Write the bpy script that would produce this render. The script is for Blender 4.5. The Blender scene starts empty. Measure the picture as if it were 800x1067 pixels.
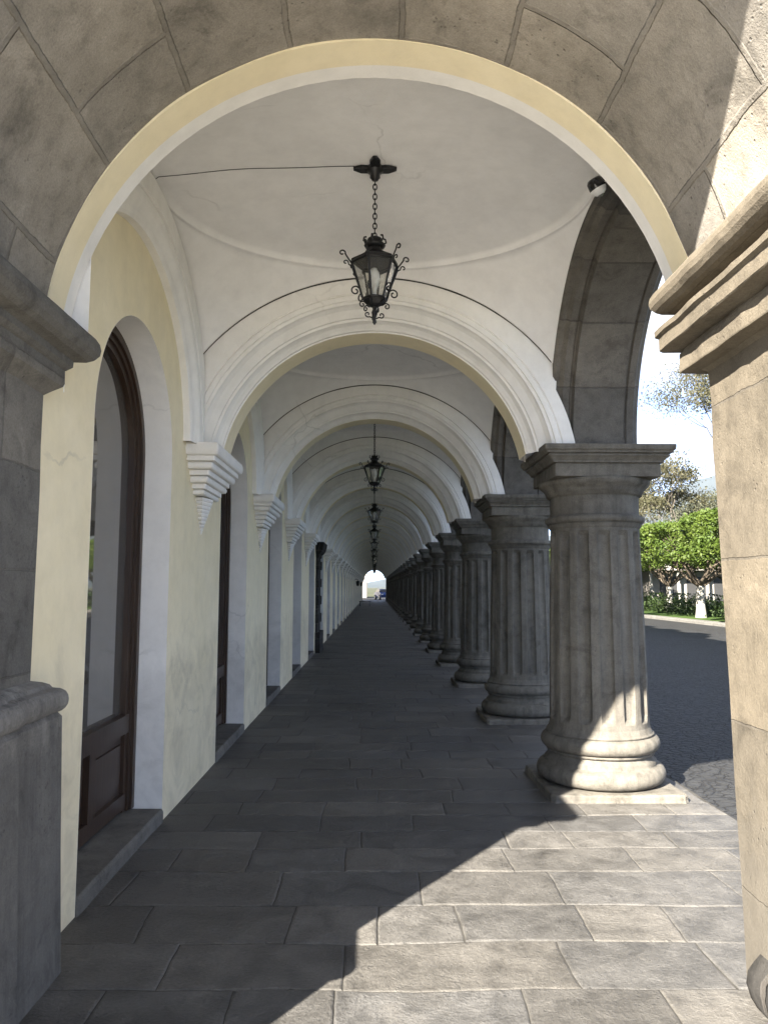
import bpy, math, random
from mathutils import Vector, Matrix, noise as mnoise
random.seed(7)
R = math.radians
PI = math.pi
sc = bpy.context.scene
COL = sc.collection

# ------------------------------------------------------------------ camera and light
CAM_H = 1.6
def make_camera():
    f, roll = 800.0, R(0.2)
    d = Vector(((390-400)/f, -(612-533.5)/f, 1.0)).normalized()
    up = Vector((math.sin(roll), math.cos(roll), 0)); up = (up - d*up.dot(d)).normalized()
    rt = up.cross(d)
    right = Vector((rt[0], d[0], up[0])); upw = Vector((rt[1], d[1], up[1])); fw = Vector((rt[2], d[2], up[2]))
    cd = bpy.data.cameras.new('camera'); cd.lens = 800/1067*36; cd.sensor_width = 36; cd.clip_start = .05; cd.clip_end = 20000
    co = bpy.data.objects.new('camera', cd); COL.objects.link(co)
    m = Matrix.Identity(4)
    for i in range(3):
        m[i][0] = right[i]; m[i][1] = upw[i]; m[i][2] = -fw[i]
    m[2][3] = CAM_H
    co.matrix_world = m
    sc.camera = co
make_camera()
SUN = Vector((1.0, 1.45, -1.0)).normalized()
sl = bpy.data.lights.new('sun', 'SUN'); sl.energy = 4.7; sl.angle = R(.5); sl.color = (1, .93, .82)
so = bpy.data.objects.new('sun', sl); COL.objects.link(so); so.rotation_euler = SUN.to_track_quat('-Z', 'Y').to_euler()

world = bpy.data.worlds.new('World'); sc.world = world; world.use_nodes = True
nt = world.node_tree; nt.nodes.clear()
wo = nt.nodes.new('ShaderNodeOutputWorld'); bg = nt.nodes.new('ShaderNodeBackground'); bg.inputs[1].default_value = .07
sky = nt.nodes.new('ShaderNodeTexSky'); sky.sky_type = 'NISHITA'; sky.sun_disc = False
sky.sun_elevation = math.asin(-SUN.z); sky.sun_rotation = math.atan2(-SUN.x, -SUN.y); sky.altitude = 2200; sky.dust_density = .05; sky.air_density = .38
tc = nt.nodes.new('ShaderNodeTexCoord'); mp = nt.nodes.new('ShaderNodeMapping'); mp.inputs['Scale'].default_value = (2.2, 2.2, 6.0)
mp.inputs['Location'].default_value = (.3, .1, .55)
cn = nt.nodes.new('ShaderNodeTexNoise'); cn.inputs['Scale'].default_value = 1.3; cn.inputs['Detail'].default_value = 7; cn.inputs['Roughness'].default_value = .55
cr = nt.nodes.new('ShaderNodeValToRGB'); cr.color_ramp.elements[0].position = .46; cr.color_ramp.elements[1].position = .62
mx = nt.nodes.new('ShaderNodeMixRGB'); mx.inputs[2].default_value = (2.1, 2.15, 2.25, 1)
nt.links.new(tc.outputs['Generated'], mp.inputs[0]); nt.links.new(mp.outputs[0], cn.inputs['Vector'])
nt.links.new(cn.outputs['Fac'], cr.inputs[0]); nt.links.new(cr.outputs[0], mx.inputs[0]); nt.links.new(sky.outputs[0], mx.inputs[1])
nt.links.new(mx.outputs[0], bg.inputs[0]); nt.links.new(bg.outputs[0], wo.inputs[0])

sc.view_settings.view_transform = 'Standard'; sc.view_settings.look = 'None'
sc.view_settings.exposure = 3.35; sc.view_settings.gamma = 1
sc.cycles.max_bounces = 10; sc.cycles.diffuse_bounces = 6; sc.cycles.use_denoising = True
sc.cycles.sample_clamp_indirect = 8

# ------------------------------------------------------------------ materials
class NT:
    """small helper for building procedural materials"""
    def __init__(self, name, rough=.8, spec=.3):
        self.m = bpy.data.materials.new(name); self.m.use_nodes = True
        self.t = self.m.node_tree; self.b = self.t.nodes['Principled BSDF']
        self.b.inputs['Roughness'].default_value = rough; self.b.inputs['Specular IOR Level'].default_value = spec
    def n(self, kind, **kw):
        nd = self.t.nodes.new(kind)
        for k, v in kw.items(): setattr(nd, k, v)
        return nd
    def link(self, a, b): self.t.links.new(a, b)
    def pos(self): return self.n('ShaderNodeNewGeometry').outputs['Position']
    def mapped(self, src, scale=(1, 1, 1), loc=(0, 0, 0)):
        m = self.n('ShaderNodeMapping'); m.inputs['Scale'].default_value = scale; m.inputs['Location'].default_value = loc
        self.link(src, m.inputs[0]); return m.outputs[0]
    def noise(self, src, scale, detail=6, rough=.6, dist=0):
        x = self.n('ShaderNodeTexNoise'); x.inputs['Scale'].default_value = scale; x.inputs['Detail'].default_value = detail
        x.inputs['Roughness'].default_value = rough; x.inputs['Distortion'].default_value = dist
        self.link(src, x.inputs['Vector']); return x.outputs['Fac']
    def ramp(self, src, pts):
        r = self.n('ShaderNodeValToRGB'); e = r.color_ramp.elements
        while len(e) < len(pts): e.new(.5)
        for el, (p, c) in zip(e, pts):
            el.position = p; el.color = (*c, 1) if isinstance(c, tuple) else (c, c, c, 1)
        self.link(src, r.inputs[0]); return r.outputs[0]
    def mix(self, fac, a, b, mode='MIX'):
        m = self.n('ShaderNodeMixRGB', blend_type=mode)
        for i, v in enumerate((fac, a, b)):
            if hasattr(v, 'links'): self.link(v, m.inputs[i])
            elif isinstance(v, tuple): m.inputs[i].default_value = (*v, 1)
            else: m.inputs[i].default_value = v if i == 0 else (v, v, v, 1)
        return m.outputs[0]
    def math(self, op, a, b=None):
        m = self.n('ShaderNodeMath', operation=op)
        for i, v in enumerate((a, b)):
            if v is None: continue
            if hasattr(v, 'links'): self.link(v, m.inputs[i])
            else: m.inputs[i].default_value = v
        return m.outputs[0]
    def bump(self, h, strength, dist=.01, normal=None):
        b = self.n('ShaderNodeBump'); b.inputs['Strength'].default_value = strength; b.inputs['Distance'].default_value = dist
        self.link(h, b.inputs['Height'])
        if normal: self.link(normal, b.inputs['Normal'])
        self.link(b.outputs[0], self.b.inputs['Normal']); return b.outputs[0]
    def color(self, c): self.link(c, self.b.inputs['Base Color'])

def stone(name, ca, cb, joint=None, bw=.7, rh=.42, mortar=.012, jdark=.55, jcol=None, offs=(0, 0, 0), stain=None, streak=0, pale=0):
    M = NT(name, .88, .2); p = M.pos()
    big = M.noise(p, 1.3, 5, .6); mid = M.noise(p, 9, 8, .7); fine = M.noise(p, 130, 4, .7)
    col = M.mix(M.ramp(big, [(.3, 0.), (.7, 1.)]), ca, cb)
    col = M.mix(1.0, col, M.ramp(mid, [(.25, .66), (.5, 1.), (.75, 1.2)]), 'MULTIPLY')
    bl = M.noise(p, 3.3, 8, .72, .8)
    col = M.mix(1.0, col, M.ramp(bl, [(.34, .66), (.46, 1.), (.58, 1.), (.70, 1.26)]), 'MULTIPLY')
    col = M.mix(1.0, col, M.ramp(fine, [(.3, .82), (.5, 1.), (.7, 1.18)]), 'MULTIPLY')
    vor = M.n('ShaderNodeTexVoronoi'); vor.inputs['Scale'].default_value = 34; M.link(p, vor.inputs['Vector'])
    pit = M.math('MULTIPLY', M.ramp(vor.outputs['Distance'], [(.10, 1.), (.24, 0.)]), M.ramp(M.noise(p, 4, 3), [(.5, 0.), (.66, 1.)]))
    col = M.mix(M.math('MULTIPLY', pit, .5), col, (.06, .055, .05))
    h = M.math('ADD', M.math('MULTIPLY', mid, .7), M.math('MULTIPLY', fine, .28))
    h = M.math('SUBTRACT', h, M.math('MULTIPLY', pit, .35))
    if joint:
        if joint == 'uv':
            v = M.n('ShaderNodeTexCoord').outputs['UV']
        else:
            s = M.n('ShaderNodeSeparateXYZ'); M.link(p, s.inputs[0])
            c = M.n('ShaderNodeCombineXYZ'); M.link(M.math('ADD', s.outputs[0], s.outputs[1]), c.inputs[0]); M.link(s.outputs[2], c.inputs[1])
            v = c.outputs[0]
        v = M.mapped(v, loc=offs)
        wob = M.n('ShaderNodeTexNoise'); wob.inputs['Scale'].default_value = 6; wob.inputs['Detail'].default_value = 4; M.link(p, wob.inputs['Vector'])
        vm = M.n('ShaderNodeVectorMath', operation='SCALE'); M.link(wob.outputs['Color'], vm.inputs[0]); vm.inputs['Scale'].default_value = .016
        va = M.n('ShaderNodeVectorMath', operation='ADD'); M.link(v, va.inputs[0]); M.link(vm.outputs[0], va.inputs[1])
        w2 = M.n('ShaderNodeTexNoise'); w2.inputs['Scale'].default_value = 38; w2.inputs['Detail'].default_value = 3; M.link(p, w2.inputs['Vector'])
        vm2 = M.n('ShaderNodeVectorMath', operation='SCALE'); M.link(w2.outputs['Color'], vm2.inputs[0]); vm2.inputs['Scale'].default_value = .009
        vb = M.n('ShaderNodeVectorMath', operation='ADD'); M.link(va.outputs[0], vb.inputs[0]); M.link(vm2.outputs[0], vb.inputs[1]); va = vb
        br = M.n('ShaderNodeTexBrick'); M.link(va.outputs[0], br.inputs['Vector'])
        br.inputs['Scale'].default_value = 1; br.inputs['Brick Width'].default_value = bw; br.inputs['Row Height'].default_value = rh
        br.inputs['Mortar Size'].default_value = mortar; br.inputs['Mortar Smooth'].default_value = .4
        br.inputs['Color1'].default_value = (.72, .73, .75, 1); br.inputs['Color2'].default_value = (1.16, 1.13, 1.08, 1); br.inputs['Mortar'].default_value = (.9, .9, .9, 1)
        br.offset = .43
        col = M.mix(1.0, col, br.outputs['Color'], 'MULTIPLY')
        fac = M.math('MULTIPLY', br.outputs['Fac'], M.ramp(M.noise(p, 5, 4), [(.3, .45), (.65, 1.)]))
        col = M.mix(M.math('MULTIPLY', fac, jdark), col, jcol or (.09, .08, .07))
        h = M.math('SUBTRACT', h, M.math('MULTIPLY', fac, 1.3))
    if streak:  # rain runs down the shaft
        st = M.noise(M.mapped(p, (13, 13, .9)), 1.0, 6, .65)
        col = M.mix(1.0, col, M.ramp(st, [(.32, 1-streak), (.5, 1.), (.7, 1.18)]), 'MULTIPLY')
    if pale:  # pale lime runs
        st = M.noise(M.mapped(p, (5, 5, 1.1), (3, 1, 0)), 1.0, 6, .65)
        col = M.mix(M.math('MULTIPLY', M.ramp(st, [(.54, 0.), (.66, 1.)]), pale), col, (.34, .33, .30))
    if stain:  # (z below which, colour): damp and grime rising from the ground, ragged edge
        s = M.n('ShaderNodeSeparateXYZ'); M.link(p, s.inputs[0])
        edge = M.math('ADD', s.outputs[2], M.math('MULTIPLY', M.noise(p, 3.2, 6, .7), -.9))
        f = M.ramp(edge, [(max(0, stain[0]-.45), 1.), (stain[0]-.25, 0.)])
        col = M.mix(M.math('MULTIPLY', f, stain[2]), col, stain[1])
    M.color(col); M.bump(h, .8, .012)
    return M.m

def plaster(name, ca, cb, grime=None, streak=.25):
    M = NT(name, .9, .15); p = M.pos()
    big = M.noise(p, 1.1, 6, .65, .4); mid = M.noise(p, 7, 6, .7); fine = M.noise(p, 90, 3)
    col = M.mix(M.ramp(big, [(.35, 0.), (.68, 1.)]), ca, cb)
    st = M.noise(M.mapped(p, (5, 5, .5)), 1.0, 5, .6)
    col = M.mix(1.0, col, M.ramp(st, [(.30, 1-streak), (.5, 1.)]), 'MULTIPLY')
    col = M.mix(1.0, col, M.ramp(mid, [(.25, .93), (.6, 1.02)]), 'MULTIPLY')
    vc = M.n('ShaderNodeTexVoronoi', feature='DISTANCE_TO_EDGE'); vc.inputs['Scale'].default_value = .8
    dn = M.n('ShaderNodeTexNoise'); dn.inputs['Scale'].default_value = 3; dn.inputs['Detail'].default_value = 6; M.link(p, dn.inputs['Vector'])
    ds = M.n('ShaderNodeVectorMath', operation='SCALE'); M.link(dn.outputs['Color'], ds.inputs[0]); ds.inputs['Scale'].default_value = .35
    da = M.n('ShaderNodeVectorMath', operation='ADD'); M.link(p, da.inputs[0]); M.link(ds.outputs[0], da.inputs[1]); M.link(da.outputs[0], vc.inputs['Vector'])
    ck = M.math('MULTIPLY', M.ramp(vc.outputs['Distance'], [(.002, 1.), (.007, 0.)]), M.ramp(M.noise(p, 1.0, 3), [(.55, 0.), (.64, 1.)]))
    col = M.mix(M.math('MULTIPLY', ck, .28), col, (.25, .24, .22))
    if grime:
        s = M.n('ShaderNodeSeparateXYZ'); M.link(p, s.inputs[0])
        edge = M.math('ADD', s.outputs[2], M.math('MULTIPLY', M.noise(p, 2.4, 7, .75, .6), -1.6))
        f = M.ramp(edge, [(0., 1.), (grime[0], 0.)])
        blot = M.ramp(M.noise(p, 3.1, 7, .7, .8), [(.45, 0.), (.72, 1.)])
        f = M.math('MULTIPLY', M.math('ADD', M.math('MULTIPLY', f, .6), M.math('MULTIPLY', M.math('MULTIPLY', f, blot), .9)), grime[2])
        col = M.mix(f, col, grime[1])
    M.color(col)
    M.bump(M.math('ADD', M.math('MULTIPLY', mid, 1.), M.math('MULTIPLY', fine, .15)), .35, .008)
    return M.m

def plain(name, c, rough=.5, metal=0., spec=.5, var=.15, vs=20):
    M = NT(name, rough, spec); M.b.inputs['Metallic'].default_value = metal
    nz = M.noise(M.pos(), vs, 5)
    M.color(M.mix(M.ramp(nz, [(.3, 0.), (.7, 1.)]), tuple(x*(1-var) for x in c), tuple(min(1, x*(1+var)) for x in c)))
    M.bump(nz, .15, .004)
    return M.m

MAT = {}
MAT['arch_stone'] = stone('arch ashlar', (0.220, 0.203, 0.175), (0.347, 0.317, 0.275), 'uv', bw=.86, rh=.50, mortar=.015, jdark=.55, jcol=(.15, .135, .115), offs=(.17, .1, 0))
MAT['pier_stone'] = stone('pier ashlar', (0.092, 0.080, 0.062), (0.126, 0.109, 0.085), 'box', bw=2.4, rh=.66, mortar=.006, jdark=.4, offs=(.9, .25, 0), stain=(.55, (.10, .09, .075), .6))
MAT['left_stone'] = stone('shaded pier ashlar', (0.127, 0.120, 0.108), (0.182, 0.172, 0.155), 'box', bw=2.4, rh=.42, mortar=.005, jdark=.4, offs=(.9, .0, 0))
MAT['plinth_stone'] = stone('plinth stone', (0.139, 0.131, 0.120), (0.220, 0.207, 0.189), None, streak=.3, pale=.5, stain=(.9, (.04, .039, .037), .5))
MAT['lintel_stone'] = stone('arcade ashlar', (0.103, 0.097, 0.086), (0.160, 0.147, 0.129), 'uv', bw=.9, rh=.52, mortar=.008, jdark=.7)
MAT['facade_stone'] = stone('facade ashlar', (0.132, 0.120, 0.102), (0.186, 0.168, 0.138), 'box', bw=.9, rh=.5, mortar=.012, jdark=.5)
MAT['column_stone'] = stone('column stone', (.100, .092, .079), (.152, .139, .116), None, streak=.3)
MAT['dark_stone'] = stone('dark portal stone', (0.027, 0.026, 0.025), (0.045, 0.043, 0.041), 'box', bw=.8, rh=.36, mortar=.02, jdark=.7)
MAT['white'] = plaster('white limewash', (.77, .75, .715), (.84, .82, .785), (.35, (.36, .35, .33), .35), .06)
MAT['vault'] = plaster('vault limewash', (.76, .745, .73), (.82, .805, .79), None, .03)
MAT['yellow'] = plaster('yellow limewash', (.77, .68, .47), (.83, .74, .54), (.45, (.42, .37, .27), .5), .04)
MAT['wood'] = None
def wood():
    M = NT('dark stained wood', .42, .45); p = M.pos()
    g = M.noise(M.mapped(p, (30, 30, 2.0)), 1.5, 6, .65, .6)
    M.color(M.ramp(g, [(.25, (.020, .0115, .0075)), (.6, (.046, .026, .016)), (.85, (.075, .044, .028))])); M.bump(g, .3, .004); return M.m
MAT['wood'] = wood()
MAT['iron'] = plain('black wrought iron', (.012, .012, .013), .45, .3, .5)
MAT['sill'] = stone('granite doorstep', (0.096, 0.090, 0.081), (0.158, 0.149, 0.132), None)
def glass():
    M = NT('shop window glass', .03, .8); M.b.inputs['Base Color'].default_value = (.075, .066, .056, 1)
    M.b.inputs['Coat Weight'].default_value = .6; M.b.inputs['Coat Roughness'].default_value = .02
    M.bump(M.noise(M.pos(), 1.6, 2), .05, .02); return M.m
MAT['glass'] = glass()
MAT['crack'] = plain('open plaster joint', (.05, .047, .043), .95, 0, .05)
def lantern_glass():
    M = NT('seeded lantern glass', .08, .6); nz = M.noise(M.pos(), 22, 4, .6)
    M.color(M.ramp(nz, [(.35, (.50, .50, .48)), (.65, (.75, .75, .72))]))
    M.b.inputs['Transmission Weight'].default_value = .93; M.b.inputs['IOR'].default_value = 1.15
    M.bump(nz, .3, .004); return M.m
MAT['lglass'] = lantern_glass()
MAT['bulb'] = plain('opal bulb', (.8, .8, .78), .3)
MAT['camwhite'] = plain('white plastic', (.75, .75, .75), .3, 0, .5, .03)
MAT['camblack'] = plain('black dome plastic', (.015, .015, .016), .12)

def paving():
    M = NT('worn stone paving', .6, .35); p = M.pos()
    u = M.n('ShaderNodeSeparateXYZ'); M.link(M.n('ShaderNodeTexCoord').outputs['UV'], u.inputs[0])
    big = M.noise(p, .8, 5, .6); mid = M.noise(p, 5.5, 9, .74, .2); fine = M.noise(p, 60, 4, .7)
    col = M.mix(M.ramp(u.outputs[1], [(0., 0.), (1., 1.)]), (.078, .0755, .072), (.092, .086, .077))
    col = M.mix(1.0, col, M.ramp(u.outputs[0], [(0., .84), (.5, 1.), (1., 1.17)]), 'MULTIPLY')
    col = M.mix(1.0, col, M.ramp(big, [(.35, .82), (.65, 1.15)]), 'MULTIPLY')
    col = M.mix(1.0, col, M.ramp(mid, [(.30, .50), (.5, 1.), (.70, 1.42)]), 'MULTIPLY')
    col = M.mix(1.0, col, M.ramp(fine, [(.3, .8), (.7, 1.2)]), 'MULTIPLY')
    spots = M.ramp(M.noise(p, 13, 7, .78), [(.60, 0.), (.68, 1.)]); area = M.ramp(M.noise(p, .9, 3), [(.42, 0.), (.54, 1.)])
    col = M.mix(M.math('MULTIPLY', M.math('MULTIPLY', spots, area), .8), col, (.022, .021, .020))
    worn = M.ramp(M.noise(p, 2.6, 8, .7, .6), [(.56, 0.), (.68, 1.)])
    col = M.mix(M.math('MULTIPLY', worn, .35), col, (.15, .14, .125))
    M.color(col)
    pitn = M.ramp(M.noise(p, 22, 5, .7), [(.60, 0.), (.70, 1.)])
    col = M.mix(M.math('MULTIPLY', pitn, .4), col, (.030, .029, .027)); M.color(col)
    h = M.math('SUBTRACT', M.math('ADD', M.math('MULTIPLY', mid, 1.1), M.math('MULTIPLY', fine, .35)), M.math('MULTIPLY', pitn, .3))
    M.bump(h, .9, .016)
    M.link(M.ramp(mid, [(.3, .42), (.7, .75)]), M.b.inputs['Roughness'])
    return M.m
MAT['paving'] = paving()
MAT['mortar'] = ground_mat0 = plain('gritty mortar', (.055, .052, .047), .95, 0, .1, .45, 7)
def cobbles():
    M = NT('cobbled street', .7, .3); p0 = M.pos()
    wn = M.n('ShaderNodeTexNoise'); wn.inputs['Scale'].default_value = 5; wn.inputs['Detail'].default_value = 5; M.link(p0, wn.inputs['Vector'])
    ws = M.n('ShaderNodeVectorMath', operation='SCALE'); M.link(wn.outputs['Color'], ws.inputs[0]); ws.inputs['Scale'].default_value = .16
    wa = M.n('ShaderNodeVectorMath', operation='ADD'); M.link(p0, wa.inputs[0]); M.link(ws.outputs[0], wa.inputs[1]); p = wa.outputs[0]
    v = M.n('ShaderNodeTexVoronoi', feature='DISTANCE_TO_EDGE'); v.inputs['Scale'].default_value = 9.5; M.link(p, v.inputs['Vector'])
    v2 = M.n('ShaderNodeTexVoronoi'); v2.inputs['Scale'].default_value = 9.5; M.link(p, v2.inputs['Vector'])
    e = M.ramp(v.outputs['Distance'], [(.02, 0.), (.10, 1.)])
    col = M.mix(v2.outputs['Distance'], (0.033, 0.033, 0.033), (0.020, 0.021, 0.022))
    col = M.mix(e, (0.018, 0.017, 0.016), col)
    col = M.mix(1.0, col, M.ramp(M.noise(p, .5, 6), [(.3, .8), (.7, 1.15)]), 'MULTIPLY')
    M.color(col); M.bump(M.math('ADD', M.math('MULTIPLY', e, .8), M.math('MULTIPLY', M.noise(p, 9, 7, .7), 1.2)), .9, .03); return M.m
MAT['cobbles'] = cobbles()
def ground_mat(name, a, b, s=.6):
    M = NT(name, .9, .1); p = M.pos()
    M.color(M.mix(M.ramp(M.noise(p, s, 8, .65), [(.35, 0.), (.65, 1.)]), a, b)); M.bump(M.noise(p, 25, 5), .5, .03); return M.m
MAT['ground'] = ground_mat('paved bounce ground', (.44, .42, .375), (.52, .50, .45))  # paving tone kept pale so it reflects sun into the arcade
MAT['scrub'] = ground_mat('dry scrubland', (.045, .05, .03), (.075, .075, .045), .02)
MAT['lawn'] = ground_mat('lawn', (0.027, 0.051, 0.012), (0.048, 0.078, 0.018), 2)
MAT['kerb'] = stone('kerb stone', (0.110, 0.105, 0.095), (0.150, 0.145, 0.133), None)
def leaf(name, a, b, tr=.35):
    M = NT(name, .55, .3); p = M.pos()
    nz = M.noise(p, 1.3, 5, .6); n2 = M.noise(p, 14, 3)
    c = M.mix(M.ramp(nz, [(.35, 0.), (.65, 1.)]), a, b); c = M.mix(1.0, c, M.ramp(n2, [(.3, .7), (.7, 1.3)]), 'MULTIPLY')
    M.color(c)
    t = M.n('ShaderNodeBsdfTranslucent'); M.link(c, t.inputs[0]); ms = M.n('ShaderNodeMixShader'); ms.inputs[0].default_value = tr
    out = M.t.nodes['Material Output']; M.link(M.b.outputs[0], ms.inputs[1]); M.link(t.outputs[0], ms.inputs[2]); M.link(ms.outputs[0], out.inputs[0])
    return M.m
MAT['ficus'] = leaf('clipped ficus leaves', (.045, .078, .010), (.080, .112, .018))
MAT['hedge'] = leaf('hedge leaves', (0.024, 0.045, 0.013), (0.045, 0.069, 0.020))
MAT['olive'] = leaf('dry olive leaves', (0.060, 0.060, 0.030), (0.096, 0.087, 0.048))
MAT['pale'] = leaf('pale loose leaves', (0.060, 0.066, 0.042), (0.090, 0.093, 0.060))
MAT['darkleaf'] = leaf('dark evergreen needles', (0.015, 0.027, 0.011), (0.030, 0.045, 0.018))
MAT['limed'] = plain('whitewashed bark', (0.264, 0.253, 0.226), .9, 0, .1, .12, 8)
MAT['bark'] = plain('grey bark', (0.088, 0.072, 0.055), .9, 0, .1, .3, 12)
MAT['palebark'] = plain('pale bare branches', (0.121, 0.105, 0.088), .9, 0, .1, .2, 12)
MAT['mount'] = ground_mat('forested mountain', (0.021, 0.030, 0.024), (0.036, 0.042, 0.033), .004)
MAT['housewall'] = plain('pale house wall', (0.248, 0.231, 0.209), .9, 0, .1, .08, 2)
MAT['rooftile'] = plain('clay roof tile', (0.165, 0.072, 0.044), .9, 0, .1, .2, 5)
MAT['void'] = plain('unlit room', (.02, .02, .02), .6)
MAT['carblue'] = plain('blue car paint', (0.017, 0.044, 0.154), .25, .3, .5, .03)
MAT['cardark'] = plain('tinted glass and tyres', (.015, .015, .018), .2)
MAT['chrome'] = plain('pale wheel metal', (0.275, 0.275, 0.275), .3, .8)
MAT['red'] = plain('red lamp', (.4, .02, .02), .3)
MAT['lampw'] = plain('clear lamp', (.7, .7, .7), .2)

# ------------------------------------------------------------------ mesh builder
class MB:
    def __init__(self): self.v = []; self.f = []; self.uv = []; self.mi = []; self.sm = []
    def add(self, verts, faces, uvs=None, mi=0, smooth=False):
        o = len(self.v); self.v += [tuple(p) for p in verts]
        for k, fc in enumerate(faces):
            self.f.append([i+o for i in fc]); self.mi.append(mi); self.sm.append(smooth)
            self.uv.append([uvs[i] for i in fc] if uvs else [(0, 0)]*len(fc))
    def grid(self, P, uv=None, mi=0, smooth=True, closed=False, flip=False):
        """P[i][j] points"""
        n, m = len(P), len(P[0]); vs = [p for r in P for p in r]; us = [u for r in uv for u in r] if uv else None
        fs = []
        for i in range(n-1):
            for j in range(m if closed else m-1):
                a, b = i*m+j, i*m+(j+1) % m; c, d = (i+1)*m+(j+1) % m, (i+1)*m+j
                fs.append([d, c, b, a] if flip else [a, b, c, d])
        self.add(vs, fs, us, mi, smooth)
    def box(self, x0, x1, y0, y1, z0, z1, mi=0):
        vs = [(x, y, z) for z in (z0, z1) for y in (y0, y1) for x in (x0, x1)]
        self.add(vs, [[0, 2, 3, 1], [4, 5, 7, 6], [0, 1, 5, 4], [2, 6, 7, 3], [0, 4, 6, 2], [1, 3, 7, 5]], None, mi)
    def rect_sweep(self, x0, x1, y0, y1, prof, ch=.012, step=None, jit=0., mi=0, smooth=False, cap=True):
        """profile [(offset, z)...] swept round a rectangle with chamfered corners"""
        rings = []
        for off, z in prof:
            a, b, c, d = x0-off, x1+off, y0-off, y1+off; k = ch
            pts = [(a+k, c), (b-k, c), (b, c+k), (b, d-k), (b-k, d), (a+k, d), (a, d-k), (a, c+k)]
            rr = []
            for i in range(8):
                p, q = pts[i], pts[(i+1) % 8]
                base = [(x0+k, y0), (x1-k, y0), (x1, y0+k), (x1, y1-k), (x1-k, y1), (x0+k, y1), (x0, y1-k), (x0, y0+k)]
                bl = math.dist(base[i], base[(i+1) % 8])
                n = max(1, int(bl/step)) if step else 1
                for t in range(n):
                    x = p[0]+(q[0]-p[0])*t/n; y = p[1]+(q[1]-p[1])*t/n; zz = z
                    if jit:
                        w = mnoise.noise_vector(Vector((x*7, y*7, z*7)))*jit + mnoise.noise_vector(Vector((x*23, y*23, z*23)))*jit*.5
                        x += w.x; y += w.y; zz += w.z*.6
                    rr.append((x, y, zz))
            rings.append(rr)
        self.grid(rings, None, mi, smooth, closed=True)
        if cap:
            n = len(rings[0]); self.add(rings[0], [list(range(n))[::-1]], None, mi); self.add(rings[-1], [list(range(n))], None, mi)
    def revolve(self, prof, n=48, c=(0, 0), mi=0, smooth=True, caps=True):
        P = [[(c[0]+r*math.cos(2*PI*j/n), c[1]+r*math.sin(2*PI*j/n), z) for j in range(n)] for r, z in prof]
        self.grid(P, None, mi, smooth, closed=True)
        if caps:
            self.add(P[0], [list(range(n))[::-1]], None, mi); self.add(P[-1], [list(range(n))], None, mi)
    def tube(self, pts, r, n=6, mi=0, caps=True):
        pts = [Vector(p) for p in pts]; rings = []
        rs = r if isinstance(r, (list, tuple)) else [r]*len(pts)
        prev = None
        for i, p in enumerate(pts):
            t = (pts[min(i+1, len(pts)-1)]-pts[max(i-1, 0)]).normalized()
            if prev is None:
                a = t.cross(Vector((0, 0, 1)));  a = a if a.length > .1 else t.cross(Vector((1, 0, 0)))
            else: a = prev - t*prev.dot(t)
            a.normalize(); prev = a; b = t.cross(a)
            rings.append([tuple(p + (a*math.cos(2*PI*k/n)+b*math.sin(2*PI*k/n))*rs[i]) for k in range(n)])
        self.grid(rings, None, mi, True, closed=True)
        if caps:
            self.add(rings[0], [list(range(n))[::-1]], None, mi); self.add(rings[-1], [list(range(n))], None, mi)
    def build(self, name, mats, parent=None, loc=(0, 0, 0)):
        me = bpy.data.meshes.new(name); me.from_pydata(self.v, [], self.f)
        mats = mats if isinstance(mats, (list, tuple)) else [mats]
        for m in mats: me.materials.append(m)
        ul = me.uv_layers.new(name='uv'); flat = []
        for u in self.uv:
            for q in u: flat += [q[0], q[1]]
        ul.data.foreach_set('uv', flat)
        me.polygons.foreach_set('material_index', self.mi); me.polygons.foreach_set('use_smooth', self.sm)
        me.validate(); me.update()
        o = bpy.data.objects.new(name, me); COL.objects.link(o); o.location = loc
        if parent: o.parent = parent
        return o
def tag(o, label=None, cat=None, group=None, kind=None):
    if label: o['label'] = label
    if cat: o['category'] = cat
    if group: o['group'] = group
    if kind: o['kind'] = kind
    return o
def empty(name, loc=(0, 0, 0), **kw):
    o = bpy.data.objects.new(name, None); COL.objects.link(o); o.location = loc; return tag(o, **kw)
def copy_tree(o, parent=None, loc=None):
    c = o.copy(); COL.objects.link(c); c.parent = parent
    if loc is not None: c.location = loc
    for ch in list(o.children): copy_tree(ch, c)
    return c

# ------------------------------------------------------------------ dimensions
YC, S, NR = 6.4, 3.3, 28            # first column row, bay length, number of transverse arches
WX, CX = -1.45, 1.84                # wall plane, column axis
RY = [YC+S*i for i in range(NR)]
YF = 1.8                            # outer face of the end arch
YEND = RY[-1]+.45
bld = empty('arcade_building', (0, YF, 0), label='long two storey stone and plaster building with vaulted arcade of fluted columns', cat='building')
bld.location = (0, 0, 0)

def arch_pts(c, r, zc, n=40, zmin=None):
    t0 = math.asin(min(1, (zmin-zc)/r)) if zmin is not None else 0
    return [(c - r*math.cos(t), zc + r*math.sin(t)) for t in [t0+(PI-2*t0)*k/n for k in range(n+1)]]
def arch_panel(mb, axis, k, a0, a1, c, r, zc, zbot, ztop, n=40, mi=0, flip=False):
    """flat wall at axis=k from a0..a1, zbot..ztop with a round-headed opening"""
    def P(a, z): return (k, a, z) if axis == 'x' else (a, k, z)
    def quad(p):
        vs = [P(*q) for q in p]; mb.add(vs, [[3, 2, 1, 0] if flip else [0, 1, 2, 3]], [(q[0], q[1]) for q in p], mi)
    ap = arch_pts(c, r, zc, n)
    quad([(a0, zbot), (ap[0][0], zbot), (ap[0][0], ztop), (a0, ztop)])
    quad([(ap[-1][0], zbot), (a1, zbot), (a1, ztop), (ap[-1][0], ztop)])
    for p, q in zip(ap, ap[1:]): quad([p, q, (q[0], ztop), (p[0], ztop)])
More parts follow.
